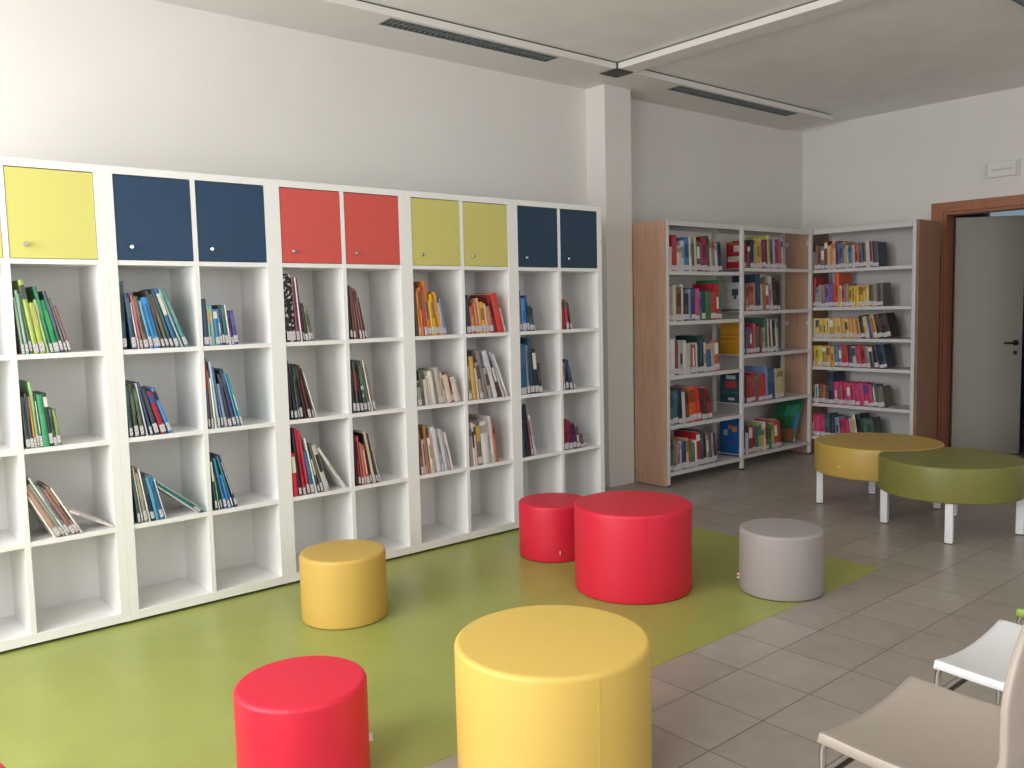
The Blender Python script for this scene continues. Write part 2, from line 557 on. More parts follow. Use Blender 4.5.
def put_book(t, h, d, col, M4, label=None, group=None, lab=True, sink=None, coverpic=None, cmat=None):
    style = random.randrange(5)
    lz, lh = random.uniform(0.004, 0.014), random.uniform(0.034, 0.05)
    lab = lab and random.random() < 0.88
    ac = accent(col)
    if sink is not None:                       # one shared mesh for the far small ones
        bm, slots = sink
        def slot(m):
            if m.name not in slots:
                slots[m.name] = (len(slots), m)
            return slots[m.name][0]
        b2 = bmesh.new()
        cover_bm(b2, t, h, d, 0, style)
        if lab:
            box(b2, 0.0004, t - 0.0004, -0.0012, 0.003, lz, lz + lh * 0.85, 2)
        bt = min(0.0024, t * 0.22)
        box(b2, bt + 0.0002, t - bt - 0.0002, 0.0052, d - 0.004, 0.003, h - 0.003, 3)
        idx = [slot(bmat(col)), slot(bmat(ac)), slot(M['slabel']), slot(M['pages'])]
        for f in b2.faces:
            f.material_index = idx[f.material_index]
        b2.transform(M4)
        me = bpy.data.meshes.new('tmp')
        b2.to_mesh(me)
        b2.free()
        bm.from_mesh(me)
        bpy.data.meshes.remove(me)
        return
    bm = bmesh.new()
    cover_bm(bm, t, h, d, 0, style)
    o = finish('book', bm, [cmat or bmat(col), bmat(ac)])
    o.matrix_world = M4
    tag(o, label, 'book', group)
    bt = min(0.0024, t * 0.22)
    bx('pages', M['pages'], bt + 0.0002, t - bt - 0.0002, 0.0052, d - 0.004, 0.003, h - 0.003, o)
    if lab:
        bx('spine_label', M['slabel'], 0.0004, t - 0.0004, -0.0012, 0.003, lz, lz + min(lh, h * 0.2), o)
    if coverpic:
        for (y0, y1, z0, z1, c) in coverpic:
            bx('cover_picture', bmat(c), -0.0009, 0.0005, y0 * d, y1 * d, z0 * h, z1 * h, o)
    return o

def layout(xl, specs, angs):
    out = []
    prev = None
    for (t, h), th in zip(specs, angs):
        x = xl + h * math.sin(th) + 0.001
        if prev:
            px, pt, ph, pth = prev
            Bx, Bz = px + pt * math.cos(pth), pt * math.sin(pth)
            Tx, Tz = Bx - ph * math.sin(pth), Bz + ph * math.cos(pth)
            c = [Bx + Bz * math.tan(th)]
            if Tz <= h * math.cos(th):
                c.append(Tx + Tz * math.tan(th))
            else:
                zz = h * math.cos(th)
                c.append(Bx - (zz - Bz) * math.tan(pth) + h * math.sin(th))
            x = max(c) + 0.0007
        out.append(x)
        prev = (x, t, h, th)
    end = prev[0] + prev[1] * math.cos(prev[3])
    return out, end

def lay_row(xl, xr, specs, a0, a1, span=None):
    n = len(specs)
    angs = []
    k = 0
    for i, s in enumerate(specs):
        if len(s) > 3 and s[3] is not None:
            angs.append(R(s[3]))
        else:
            angs.append(R(a0 + (a1 - a0) * i / max(1, n - 1)))
    sc = 1.0
    lim = min(xr - 0.002, xl + span) if span else xr - 0.002
    for it in range(40):
        ts = [(s[0] / 1000 * sc, s[1] / 1000) for s in specs]
        xs, end = layout(xl, ts, angs)
        if end <= lim:
            if span and end < lim - 0.006 and sc < 2.2 and it < 25:
                sc *= 1.035
                continue
            break
        sc *= 0.975
    return xs, ts, angs

DOORS = ['big yellow door', 'left blue door', 'right blue door', 'left red door', 'right red door', 'left olive door', 'right olive door', 'left navy door', 'right navy door']
ROWS = {1: 'top open row', 2: 'middle row', 3: 'lower row'}
cells = {}
C = cells
# (thickness mm, height mm, colour[, lean degrees]); a0 -> a1 lean; span of the bottoms in mm
C[0, 1] = ([(14, 255, '#8fa08c'), (16, 286, '#8fb3a4'), (14, 273, '#4f9a6b'), (26, 332, '#a8bf63'), (30, 230, '#b5c05a'), (14, 245, '#9cc07a'), (16, 306, '#2f7a5a'), (28, 243, '#1f9456'), (16, 286, '#4a5560'), (14, 255, '#6f7f78'), (14, 219, '#8a5a5a')], 5, 14, 228)
C[0, 2] = ([(18, 235, '#4b5a58'), (14, 250, '#3c4246'), (9, 235, '#c98a3a'), (12, 300, '#9cc58a'), (14, 240, '#3a5a45'), (26, 240, '#3f9a6b'), (16, 245, '#2f4040'), (14, 172, '#4a5a4f'), (16, 168, '#7d9a5a')], 3, 5, 158)
C[0, 3] = ([(9, 228, '#e4ddd2'), (22, 280, '#b08f80'), (13, 290, '#8f9288'), (10, 322, '#e2e4dc'), (12, 275, '#7f858c'), (18, 250, '#a06a62'), (13, 262, '#8a7a68'), (9, 258, '#ece6da'), (11, 214, '#e6dcd8', 60)], 26, 27, None)
C[1, 1] = ([(22, 325, '#3f5f68', 0), (22, 270, '#35506a'), (8, 225, '#cfc8c4'), (14, 260, '#c4707f'), (22, 255, '#6f6a50'), (16, 235, '#6aa0d0'), (34, 250, '#3f9ada'), (14, 285, '#4a4038'), (16, 272, '#6a6a66'), (16, 290, '#4a5a68'), (20, 300, '#3a6a98'), (12, 300, '#9ab4b8'), (20, 300, '#5f9aa0')], 4, 20, 318)
C[2, 1] = ([(26, 238, '#3a5460'), (12, 205, '#7fa89a'), (16, 205, '#6aa3a3'), (20, 185, '#3a80b8'), (12, 185, '#5a86c8'), (12, 207, '#3a3a36'), (18, 205, '#2f6a80'), (8, 207, '#d8d0c0'), (14, 172, '#4a4a80'), (20, 176, '#5a4a98')], 2, 7, 190)
C[1, 2] = ([(18, 250, '#3f6a6a'), (22, 258, '#4a4e48'), (20, 235, '#4f6a4a'), (8, 262, '#c0c4c8'), (14, 267, '#44557a'), (26, 235, '#3a4256'), (32, 218, '#a02a40'), (20, 240, '#4a8fd0')], 2, 18, 212)
C[2, 2] = ([(12, 366, '#56689a'), (10, 297, '#8a7a6a'), (9, 260, '#e8e8e0'), (14, 344, '#a8bcd0'), (10, 318, '#4a6a80'), (18, 228, '#8a9fc8'), (20, 281, '#3a3f52'), (20, 305, '#3a4a6a'), (10, 286, '#5a90b8'), (14, 276, '#48a8c0')], 1, 14, 192)
C[1, 3] = ([(14, 260, '#3a5a5a'), (10, 278, '#c0b8a8'), (22, 250, '#9a938c'), (10, 270, '#d8d4d0'), (22, 245, '#22303f'), (22, 225, '#4a9ac0'), (24, 225, '#3a7aa8'), (8, 215, '#d0dce0'), (8, 255, '#d8d8d4', 50), (17, 272, '#2a6a68', 50.5), (7, 300, '#a8c4c0', 51)], 5, 16, None)
C[2, 3] = ([(16, 278, '#2f4a50'), (10, 191, '#8aa880'), (12, 281, '#2a4a5a'), (22, 272, '#3a7aa0'), (20, 183, '#2f80d8'), (14, 283, '#3f8080'), (20, 292, '#4a3a80')], 4, 16, 140)
C[3, 1] = ([(54, 366, '#1e1e22'), (18, 348, '#7a4a5a'), (9, 348, '#d8c0c4'), (8, 344, '#5a3040'), (16, 208, '#3a3030'), (14, 195, '#8a8a70'), (10, 172, '#6a8a88')], 2, 9, 168)
C[4, 1] = ([(16, 300, '#2a2528'), (14, 305, '#6a4038'), (14, 295, '#8a5a48'), (16, 290, '#7a5048'), (12, 280, '#8a5a60'), (9, 240, '#3a2a2e')], 3, 11, 122)
C[3, 2] = ([(14, 325, '#26282c'), (20, 308, '#2a3034'), (8, 240, '#5a6a70'), (18, 305, '#24343a'), (20, 305, '#3a2228'), (22, 300, '#6a3038'), (9, 285, '#2e3a36'), (9, 262, '#d8d4c0')], 3, 15, 170)
C[4, 2] = ([(22, 255, '#3a3034'), (20, 302, '#4a5056'), (20, 297, '#20242a'), (24, 300, '#9aa098'), (16, 300, '#5a6a58'), (8, 305, '#dfe4d4'), (14, 282, '#8a6a66')], 3, 12, 165)
C[3, 3] = ([(22, 241, '#d83048'), (14, 369, '#3a2030'), (16, 374, '#b02a40'), (14, 364, '#c23048'), (20, 246, '#2f7098'), (8, 321, '#dfdcd8'), (12, 246, '#3a5060'), (12, 289, '#5f5f58'), (28, 276, '#c8c4b8'), (16, 294, '#d8d8d4', 33)], 3, 17, None)
C[4, 3] = ([(12, 318, '#3a2a2e'), (16, 285, '#7a3038'), (14, 292, '#b04a4a'), (12, 252, '#c08a80'), (26, 238, '#e05a3a'), (10, 303, '#201a1c'), (22, 312, '#d0bca8'), (14, 302, '#3a3030'), (8, 292, '#b8b0a8')], 3, 13, 178)
C[5, 1] = ([(20, 320, '#5a3a30'), (12, 272, '#e0953a'), (20, 292, '#d07838'), (20, 302, '#a8483a'), (30, 330, '#d8802a'), (14, 212, '#d8b030'), (18, 252, '#e0b820'), (16, 232, '#b07848'), (18, 267, '#e8a040'), (16, 200, '#c8b8b0'), (12, 232, '#6a88c0')], 3, 11, 246)
C[6, 1] = ([(22, 244, '#26384a'), (26, 174, '#b0604a'), (20, 195, '#c87850'), (12, 224, '#d8a080'), (26, 199, '#e8b040'), (14, 191, '#e0b890'), (22, 170, '#c07868'), (18, 241, '#7a2a2c'), (38, 254, '#d8402e'), (10, 168, '#c0a090')], 4, 15, 338)
C[5, 2] = ([(20, 154, '#a8a098'), (16, 212, '#5a6058'), (26, 161, '#c8c0b4'), (10, 181, '#dcd4c8'), (18, 208, '#e0dcd4'), (12, 212, '#8a8078'), (28, 224, '#b8b0a8'), (14, 197, '#cfc0a8'), (26, 177, '#dccac0'), (12, 189, '#b05048'), (24, 161, '#d8d2cc'), (9, 156, '#c8b0a8')], 5, 14, 345)
C[6, 2] = ([(18, 219, '#b0a58c'), (22, 278, '#d0a85a'), (10, 204, '#ddd0b8'), (18, 241, '#b09a88'), (18, 320, '#8a7f86'), (22, 204, '#a89a90'), (22, 318, '#d8d8dc'), (16, 257, '#503a36'), (12, 318, '#c0c0c4'), (10, 307, '#e2e0de')], 3, 22, 345)
C[5, 3] = ([(14, 275, '#8a6a58'), (26, 217, '#c8a098'), (14, 304, '#a87850'), (18, 223, '#e0d8c8'), (12, 244, '#d0a890'), (26, 286, '#dcdce4'), (14, 275, '#a0a0a8'), (22, 270, '#c8c8cc'), (12, 262, '#b0a0a0'), (12, 249, '#e0dcd8')], 4, 13, 268)
C[6, 3] = ([(16, 262, '#9a8f8f'), (14, 280, '#e4dcd8'), (12, 270, '#d8c8b0'), (26, 280, '#6f6a66'), (38, 275, '#e0deda'), (14, 301, '#b0a8a4'), (20, 307, '#e0d8d4'), (14, 254, '#b06a4a')], 3, 7, 245)
C[7, 1] = ([(16, 275, '#8a7a88'), (28, 220, '#4a8fd0'), (14, 238, '#2a4a80'), (20, 172, '#3f6068'), (12, 160, '#485058')], 2, 9, 150)
C[8, 1] = ([(22, 208, '#9a3a42'), (18, 207, '#b04a50'), (14, 190, '#5a2a38')], 3, 12, 112)
C[7, 2] = ([(34, 342, '#2a5a80'), (14, 332, '#708090'), (22, 378, '#1f4058'), (20, 300, '#20303c'), (20, 200, '#3a3030')], 1, 7, 205)
C[8, 2] = ([(12, 192, '#c0a898'), (16, 217, '#30303a'), (20, 212, '#2a4068'), (12, 160, '#8a8078')], 3, 16, 138)
C[7, 3] = ([(20, 254, '#4a4a50'), (26, 359, '#26283a'), (9, 259, '#b86a78'), (14, 286, '#c8ccd4')], 3, 11, 138)
C[8, 3] = ([(28, 217, '#8a2a40'), (18, 202, '#7a2840'), (18, 182, '#5a2a68'), (20, 152, '#6a4060'), (22, 92, '#5a4a50'), (16, 92, '#a8a0a0')], 3, 13, 245)
def size_word(t, h):
    if h >= 295: return 'tall'
    if h <= 195: return 'short'
    if t <= 0.0105: return 'thin'
    if t >= 0.026: return 'thick'
    return 'medium'
spotmat = mat_spots('cover_black_spotted', '#1c1b1f', '#d8d4d0', 60, 0.55)
zebmat = mat_spots('cover_marbled_grey', '#474b4a', '#c9cec4', 24, 0.5)
nb = 0
for (ci, row), (specs, a0, a1, span) in sorted(cells.items(), key=lambda kv: (kv[0][1], kv[0][0])):
    u = (ci + 1) // 2 - 1
    c = (ci + 1) % 2
    x0 = u * UW + SIDE + c * (CW + MID)
    z = ZB + BOT + (4 - row) * (CH + SH) + 0.0006
    xs, ts, angs = lay_row(x0, x0 + CW, specs, a0, a1, span / 1000 if span else None)
    for i, s in enumerate(specs):
        t_, h_ = ts[i]
        d_ = min(0.27, max(0.13, h_ * random.uniform(0.72, 0.92)))
        y0 = 0.003 + random.uniform(0, 0.005)
        M4 = Matrix.Translation((xs[i], y0, z)) @ Matrix.Rotation(-angs[i], 4, 'Y')
        cm = None
        if s[2] == '#1e1e22':
            cm = spotmat
        if s[2] == '#9aa098':
            cm = zebmat
        sw = size_word(t_, s[1])
        lb = '%s %s book, %s from left, %s under %s' % (sw, cname(s[2]), ORD[i + 1], ROWS[row], DOORS[ci])
        if len(s) > 3 and s[3] and s[3] > 30:
            lb = '%s book leaning flat, %s from left, %s under %s' % (cname(s[2]), ORD[i + 1], ROWS[row], DOORS[ci])
        lab = not (s[2] in ('#e4ddd2', '#e2e4dc', '#dfdcd8', '#e6dcd8', '#ded6d2') or (ci in (5, 6) and row > 1 and i % 3))
        put_book(t_, h_, d_, s[2], M4, lb, 'books in the white cube shelves', lab, cmat=cm)
        nb += 1

# ------------------------------------------------------------------ metal bookcases in the corner
def post_bm(h, w=0.036, dpt=0.03):
    bm = bmesh.new()
    box(bm, -w / 2, w / 2, -dpt / 2, dpt / 2, 0.012, h)
    bmesh.ops.bevel(bm, geom=list(bm.edges), offset=0.005, segments=2, affect='EDGES', profile=0.5)
    return bm
def metal_shelf(name, t, x0, x1, y0, y1, zt, th=0.03):
    bm = bmesh.new()
    box(bm, x0, x1, y0, y1, zt - 0.006, zt)
    box(bm, x0, x1, y0, y0 + 0.006, zt - th, zt - 0.006)
    box(bm, x0, x1, y1 - 0.006, y1, zt - th, zt - 0.006)
    return finish(name, bm, M['metal'], t)
BX = [4.252, 5.288, 6.408]
BY0, BY1, BH = 0.175, 0.47, 2.168
bc = thing('metal_bookcase', 'two-bay metal bookcase with beech end panel standing right of the pillar', 'bookcase', (0, 0, 0), 0, 'metal bookcases in the corner')
for i, x in enumerate(BX):
    for y in (BY0, BY1):
        pt = finish('post', post_bm(BH), M['metal'], bc, loc=(x + (0.014 if i == 0 else 0), y, 0))
        bx('foot', M['dark'], -0.016, 0.016, -0.013, 0.013, 0.0, 0.0119, pt)
bx('end_panel', M['wood'], BX[0] - 0.026, BX[0] - 0.006, BY0 - 0.012, BY1 + 0.025, 0.006, BH - 0.004, bc, bevel=0.002)
ep = bx('end_panel', M['wood'], BX[2] + 0.02, BX[2] + 0.04, BY0 - 0.005, BY1 + 0.02, 0.006, BH - 0.004, bc, bevel=0.002)
bay1 = [1.760, 1.353, 0.910, 0.502, 0.115]
bay2 = [1.798, 1.417, 1.032, 0.592, 0.128]
for z in bay1:
    metal_shelf('shelf', bc, BX[0] + 0.035, BX[1] - 0.02, BY0 - 0.012, BY1 + 0.01, z)
for z in bay2:
    metal_shelf('shelf', bc, BX[1] + 0.02, BX[2] - 0.02, BY0 - 0.012, BY1 + 0.01, z)
metal_shelf('top_shelf', bc, BX[0] + 0.035, BX[1] - 0.02, BY0 - 0.012, BY1 + 0.01, BH - 0.003, 0.04)
metal_shelf('top_shelf', bc, BX[1] + 0.02, BX[2] - 0.02, BY0 - 0.012, BY1 + 0.01, BH - 0.003, 0.04)
for z in (2.05, 1.28):
    for y in (BY0 + 0.03, BY1 - 0.03):
        bm = bmesh.new(); lathe(bm, [(0, 0), (0.022, 0), (0.024, 0.004), (0.0, 0.010)], 20)
        bmesh.ops.rotate(bm, verts=bm.verts, matrix=Matrix.Rotation(R(-90), 3, 'Y'))
        finish('bolt_cap', bm, M['metal'], bc, loc=(BX[2] + 0.0195, y, z), smooth=40)

RX0, RX1 = 6.466, 6.84
RY = [0.212, -0.812]
rc = thing('metal_bookcase', 'single-bay white metal bookcase with brown end panel beside the door', 'bookcase', (0, 0, 0), 0, 'metal bookcases in the corner')
for y in RY:
    for x in (RX0, RX1 - 0.02):
        pt = finish('post', post_bm(BH + 0.015, 0.03, 0.034), M['metal'], rc, loc=(x, y + (0.0 if y > 0 else 0.012), 0))
        bx('foot', M['dark'], -0.013, 0.013, -0.015, 0.015, 0.0, 0.0119, pt)
bx('end_panel', M['woodd'], RX0 - 0.012, RX1 + 0.03, RY[1] - 0.03, RY[1] - 0.008, 0.006, BH + 0.015, rc, bevel=0.002)
bx('end_panel', M['woodd'], RX0 + 0.02, RX1 - 0.045, RY[0] - 0.010, RY[0] + 0.008, 0.006, BH + 0.01, rc, bevel=0.002)
bx('back_panel', M['metal'], RX1 - 0.002, RX1 + 0.004, RY[1], RY[0], 0.1, BH, rc)
rrow = [1.790, 1.432, 1.135, 0.860, 0.502, 0.176]
def rshelf(name, z, th=0.03):
    bm = bmesh.new()
    y0, y1 = RY[1] + 0.03, RY[0] - 0.02
    box(bm, RX0 - 0.012, RX1 - 0.006, y0, y1, z - 0.006, z)
    box(bm, RX0 - 0.012, RX0 - 0.006, y0, y1, z - th, z - 0.006)
    box(bm, RX1 - 0.012, RX1 - 0.006, y0, y1, z - th, z - 0.006)
    box(bm, RX1 - 0.012, RX1 - 0.008, y0, y1, z, z + 0.025)
    finish(name, bm, M['metal'], rc)
for z in rrow:
    rshelf('shelf', z)
rshelf('top_shelf', BH + 0.005, 0.045)

# rows of books on the metal shelves
B1 = [
 [(28, 195, '#d0c8bc'), (36, 290, '#b02a30'), (30, 205, '#c8bca4'), (24, 250, '#b8bcc8'), (36, 280, '#4a78a8'), (14, 285, '#d8d4cc'), (24, 240, '#6a7058'), (14, 292, '#b8b89a'), (24, 255, '#5a4a48'), (18, 245, '#6a5068'), (34, 285, '#a02838'), (22, 300, '#2f5a68'), (20, 270, '#c8a898'), (20, 260, '#8a7a80'), (18, 240, '#c8c4c8'), (28, 250, '#2a3e58')],
 [(34, 285, '#a8a098'), (22, 295, '#c8c4a8'), (36, 280, '#7a5040'), (14, 300, '#dcd8d0'), (38, 225, '#33302c'), (18, 262, '#8c98b0'), (26, 272, '#2c3a70'), (30, 265, '#c05078'), (20, 240, '#3f8070'), (24, 255, '#243850'), (40, 245, '#3f6a40'), (34, 240, '#a84038'), (34, 310, '#b02a38'), (14, 340, '#2f7a50')],
 [(42, 300, '#e0dcd8'), (24, 270, '#8a3a48'), (30, 285, '#a8a8a4'), (22, 282, '#dcd0d0'), (28, 252, '#b8b8b0'), (34, 240, '#9a5848'), (14, 255, '#d8d4cc'), (42, 315, '#1f3a36'), (18, 255, '#d0d0c8'), (34, 258, '#4a5c84'), (24, 250, '#a8a4a8'), (30, 262, '#c05a28')],
 [(30, 272, '#5a6078'), (34, 282, '#2a6a70'), (26, 292, '#2a2c48'), (20, 262, '#d0c8c0'), (24, 275, '#6a4a38'), (52, 292, '#d85a28'), (28, 292, '#d0342e'), (20, 275, '#5a2a28'), (22, 272, '#3a3a2c'), (28, 278, '#a02a34')],
 [(34, 245, '#2f6890'), (26, 270, '#8a7050'), (28, 225, '#9a8a84'), (14, 235, '#d8d0c8'), (34, 235, '#2a4a80'), (22, 255, '#d0a878'), (24, 235, '#8a5a3c'), (30, 205, '#3f7a58'), (14, 225, '#e0d8d4'), (30, 290, '#b82634'), (26, 305, '#2f4a58'), (24, 265, '#23344a'), (20, 255, '#b08a64'), (28, 265, '#48586c'), (18, 262, '#c8b090'), (20, 255, '#3a2a34')],
]
SPAN1 = [0.725, 0.725, 0.685, 0.585, 0.655]
LEAN1 = [(0, 6), (0, 2), (0, 5), (0, 13), (0, 6)]
RN = ['top', 'second', 'third', 'fourth', 'bottom']
for r, specs in enumerate(B1):
    xs, ts, angs = lay_row(BX[0] + 0.045, BX[1] - 0.03, specs, LEAN1[r][0], LEAN1[r][1], SPAN1[r])
    for i, s in enumerate(specs):
        t_, h_ = ts[i]
        d_ = min(0.25, max(0.14, h_ * random.uniform(0.7, 0.85)))
        M4 = Matrix.Translation((xs[i], BY0 + 0.008 + random.uniform(0, 0.006), bay1[r] + 0.0006)) @ Matrix.Rotation(-angs[i], 4, 'Y')
        lb = '%s %s book, %s from left, %s shelf, left bay beside the pillar' % (size_word(t_, s[1]), cname(s[2]), ORD[i + 1], RN[r])
        put_book(t_, h_, d_, s[2], M4, lb, 'books in the left metal bay')
        nb += 1
# first book of each row in the second bay shows its cover through the first bay
FIRST = [
 ((40, 232, '#b0242c'), 0.155, [(0.1, 0.5, 0.62, 0.86, '#d8d0cc'), (0.1, 0.9, 0.26, 0.46, '#c8c0bc'), (0.2, 0.8, 0.9, 0.96, '#c87030')], 'red boxed book'),
 ((30, 255, '#c4c4c6'), 0.22, [(0.12, 0.42, 0.55, 0.78, '#3a5238'), (0.2, 0.34, 0.42, 0.56, '#4a6a48'), (0.0, 1.0, 0.0, 0.08, '#6a6468')], 'light grey book with a plant picture'),
 ((40, 285, '#c08a1e'), 0.22, [(0.1, 0.96, 0.60, 0.62, '#5a4218'), (0.1, 0.96, 0.48, 0.50, '#5a4218')], 'golden yellow book'),
 ((28, 290, '#26465a'), 0.22, [(0.25, 0.7, 0.74, 0.86, '#c8d0d0'), (0.2, 0.75, 0.46, 0.68, '#a83a40'), (0.1, 0.9, 0.3, 0.34, '#2f7058'), (0.3, 0.6, 0.08, 0.16, '#c8c8c8')], 'dark teal picture book'),
 ((36, 325, '#1c5a9c'), 0.23, [(0.2, 0.42, 0.62, 0.76, '#c88030'), (0.44, 0.6, 0.7, 0.8, '#b87838'), (0.62, 0.8, 0.5, 0.66, '#a8b0a0'), (0.3, 0.6, 0.3, 0.36, '#5a4a70')], 'bright blue picture book'),
]
B2 = [
 [(18, 200, '#7a5058'), (26, 250, '#2f3a3c'), (20, 215, '#a09a90'), (30, 245, '#c8a03c'), (14, 265, '#d8d0a8'), (26, 255, '#7a2838'), (20, 260, '#4a2a58'), (18, 300, '#c8c060'), (24, 262, '#48586c'), (20, 270, '#c0a8b0'), (24, 260, '#8a3a64'), (24, 268, '#a8506c'), (16, 272, '#b8c0b8'), (18, 262, '#a09890')],
 [(22, 230, '#9a7868'), (34, 232, '#b85a48'), (24, 250, '#b87868'), (44, 330, '#2a4458'), (14, 320, '#d0a8b0'), (30, 250, '#8a7850'), (24, 245, '#b04038'), (18, 240, '#a87888'), (16, 310, '#b8b8a8'), (32, 300, '#33362f'), (26, 265, '#3a2c3c')],
 [(28, 240, '#5a5a78'), (22, 225, '#8a4858'), (22, 275, '#a83040'), (16, 270, '#c07080'), (30, 245, '#4a5a58'), (26, 260, '#7a1c34'), (18, 230, '#8a7850'), (14, 230, '#b8b8a0'), (26, 320, '#3f6a58'), (14, 310, '#d0c0b8'), (20, 300, '#7a2a38'), (16, 300, '#c0c8b8'), (28, 290, '#38463c'), (12, 270, '#d0d0cc'), (24, 300, '#98989c')],
 [(26, 245, '#8a3a3a'), (30, 270, '#a83038'), (24, 255, '#6a6058'), (52, 240, '#b83834'), (14, 310, '#7888b0'), (26, 295, '#2a5474'), (22, 290, '#3a4a78'), (18, 280, '#c0b8b8'), (40, 270, '#c8b078')],
 [(14, 190, '#d8d0c8'), (30, 255, '#7a4a4a'), (22, 230, '#a02c34'), (30, 235, '#2a6a7c'), (26, 260, '#98a850'), (22, 200, '#c8a83c'), (16, 265, '#d8d8d0'), (20, 255, '#8a3a50'), (26, 235, '#4a7a4a'), (22, 240, '#a8b060'), (36, 265, '#b84a34'), (26, 250, '#a83038')],
]
SPAN2 = [0.665, 0.565, 0.565, 0.73, 0.60]
RB = [
 [(16, 175, '#b0b0ac'), (18, 235, '#7a6a64'), (24, 230, '#8a3a3c'), (26, 225, '#6a7068'), (20, 270, '#8a3430'), (20, 225, '#c8b088'), (16, 240, '#c08838'), (22, 262, '#d0a090'), (22, 262, '#7a3040'), (30, 245, '#3a70a8'), (16, 250, '#c08a38'), (20, 215, '#a8a494'), (24, 210, '#3f78a0'), (16, 215, '#c0b8a8'), (30, 230, '#a85a48'), (26, 228, '#5a4a70'), (20, 225, '#3a3438'), (24, 240, '#c8bcb4'), (20, 235, '#8a4a44'), (36, 225, '#3a4250')],
 [(20, 285, '#b03a38'), (18, 190, '#7a9a90'), (20, 215, '#a888a0'), (22, 215, '#8a7a58'), (24, 220, '#9060a0'), (26, 215, '#6a5aa0'), (16, 215, '#a04050'), (26, 320, '#d85a30'), (16, 200, '#d0c880'), (22, 205, '#c05058'), (20, 215, '#8a8a78'), (22, 190, '#c8982c'), (22, 192, '#d0a030'), (20, 195, '#d8b050'), (22, 195, '#c89a30'), (20, 192, '#d8ac40'), (22, 195, '#c8a038'), (16, 200, '#3a3024'), (26, 200, '#8a7a64'), (38, 210, '#6a6058')],
 [(20, 190, '#d8cc90'), (22, 188, '#d8b870'), (22, 190, '#d0a860'), (22, 188, '#dcb858'), (22, 190, '#e0c880'), (22, 188, '#b89048'), (22, 190, '#d8b050'), (22, 188, '#d8b870'), (22, 190, '#c89a58'), (22, 188, '#dcb060'), (22, 190, '#d09850'), (22, 188, '#c89048'), (22, 190, '#b89060'), (22, 215, '#4a3828'), (24, 205, '#d0b078'), (18, 210, '#4a5a90'), (22, 220, '#d09040'), (30, 225, '#3a2c2a'), (44, 225, '#332826')],
 [(20, 200, '#c8a050'), (18, 200, '#d0a848'), (22, 200, '#d8c838'), (22, 198, '#b08a50'), (22, 200, '#c89848'), (24, 198, '#c89a50'), (24, 200, '#5a7a88'), (20, 200, '#8a6aa0'), (34, 205, '#c03038'), (24, 205, '#3a3a48'), (20, 200, '#b0b0b8'), (26, 205, '#b83a40'), (26, 205, '#a83038'), (18, 205, '#8a8a90'), (22, 210, '#4a4a38'), (22, 210, '#2a2c38'), (40, 215, '#28384e')],
 [(18, 175, '#7a6a48'), (20, 180, '#b0b8c0'), (20, 175, '#8a3a3c'), (22, 180, '#a06038'), (16, 175, '#3a4a48'), (30, 305, '#2a2c4c'), (24, 215, '#c83a6a'), (24, 212, '#c03464'), (24, 215, '#b8305e'), (22, 212, '#c84a74'), (22, 215, '#c03a68'), (24, 212, '#b83460'), (22, 215, '#c43c6c'), (22, 212, '#b83060'), (22, 205, '#c03a66'), (24, 205, '#3a6870'), (36, 190, '#6a6058')],
 [(18, 215, '#b04038'), (30, 205, '#c83a68'), (24, 210, '#b83460'), (26, 225, '#3a4a5a'), (26, 210, '#2a3048'), (22, 200, '#7a98a8'), (26, 190, '#c03a68'), (26, 190, '#b83058'), (18, 205, '#b0a890'), (16, 240, '#d0ccc0'), (26, 245, '#2a3034'), (24, 210, '#3a5a40'), (34, 215, '#3f5048')],
]
SPANR = [0.66, 0.71, 0.79, 0.755, 0.74, 0.66]
LEANR = [(0, 4), (0, 3), (0, 15), (0, 12), (0, 9), (0, 12)]
sink = (bmesh.new(), {})
for r, specs in enumerate(B2):
    fs, fd, pic, nm = FIRST[r]
    full = [fs] + specs
    xs, ts, angs = lay_row(BX[1] + 0.032, BX[2] - 0.03, full, 0, 7, SPAN2[r] + 0.03)
    for i, s in enumerate(full):
        t_, h_ = ts[i]
        y0 = BY0 + 0.008 + random.uniform(0, 0.006)
        M4 = Matrix.Translation((xs[i], y0, bay2[r] + 0.0006)) @ Matrix.Rotation(-angs[i], 4, 'Y')
        if i == 0:
            M4 = Matrix.Translation((xs[i], y0 + 0.02, bay2[r] + 0.0006))
            put_book(t_, h_, fd, s[2], M4, '%s showing its cover, %s shelf behind the middle post' % (nm, RN[r]),
                     'cover-side books behind the middle post', coverpic=pic)
        else:
            d_ = min(0.25, max(0.14, h_ * 0.78))
            put_book(t_, h_, d_, s[2], M4, lab=True, sink=sink)
for r, specs in enumerate(RB):
    xs, ts, angs = lay_row(0.0, 0.95, specs, LEANR[r][0], LEANR[r][1], SPANR[r])
    for i, s in enumerate(specs):
        t_, h_ = ts[i]
        d_ = min(0.25, max(0.13, h_ * 0.75))
        M4 = (Matrix.Translation((RX0 + 0.004 + random.uniform(0, 0.006), RY[0] - 0.022 - xs[i], rrow[r] + 0.0006))
              @ Matrix.Rotation(R(-90), 4, 'Z') @ Matrix.Rotation(-angs[i], 4, 'Y'))
        put_book(t_, h_, d_, s[2], M4, lab=True, sink=sink)
bm, slots = sink
st = finish('shelved_books', bm, [m for _, m in sorted(slots.values(), key=lambda q: q[0])])
st['kind'] = 'stuff'
tag(st, 'rows of small mixed books on the right bay and the bookcase beside the door', 'books')
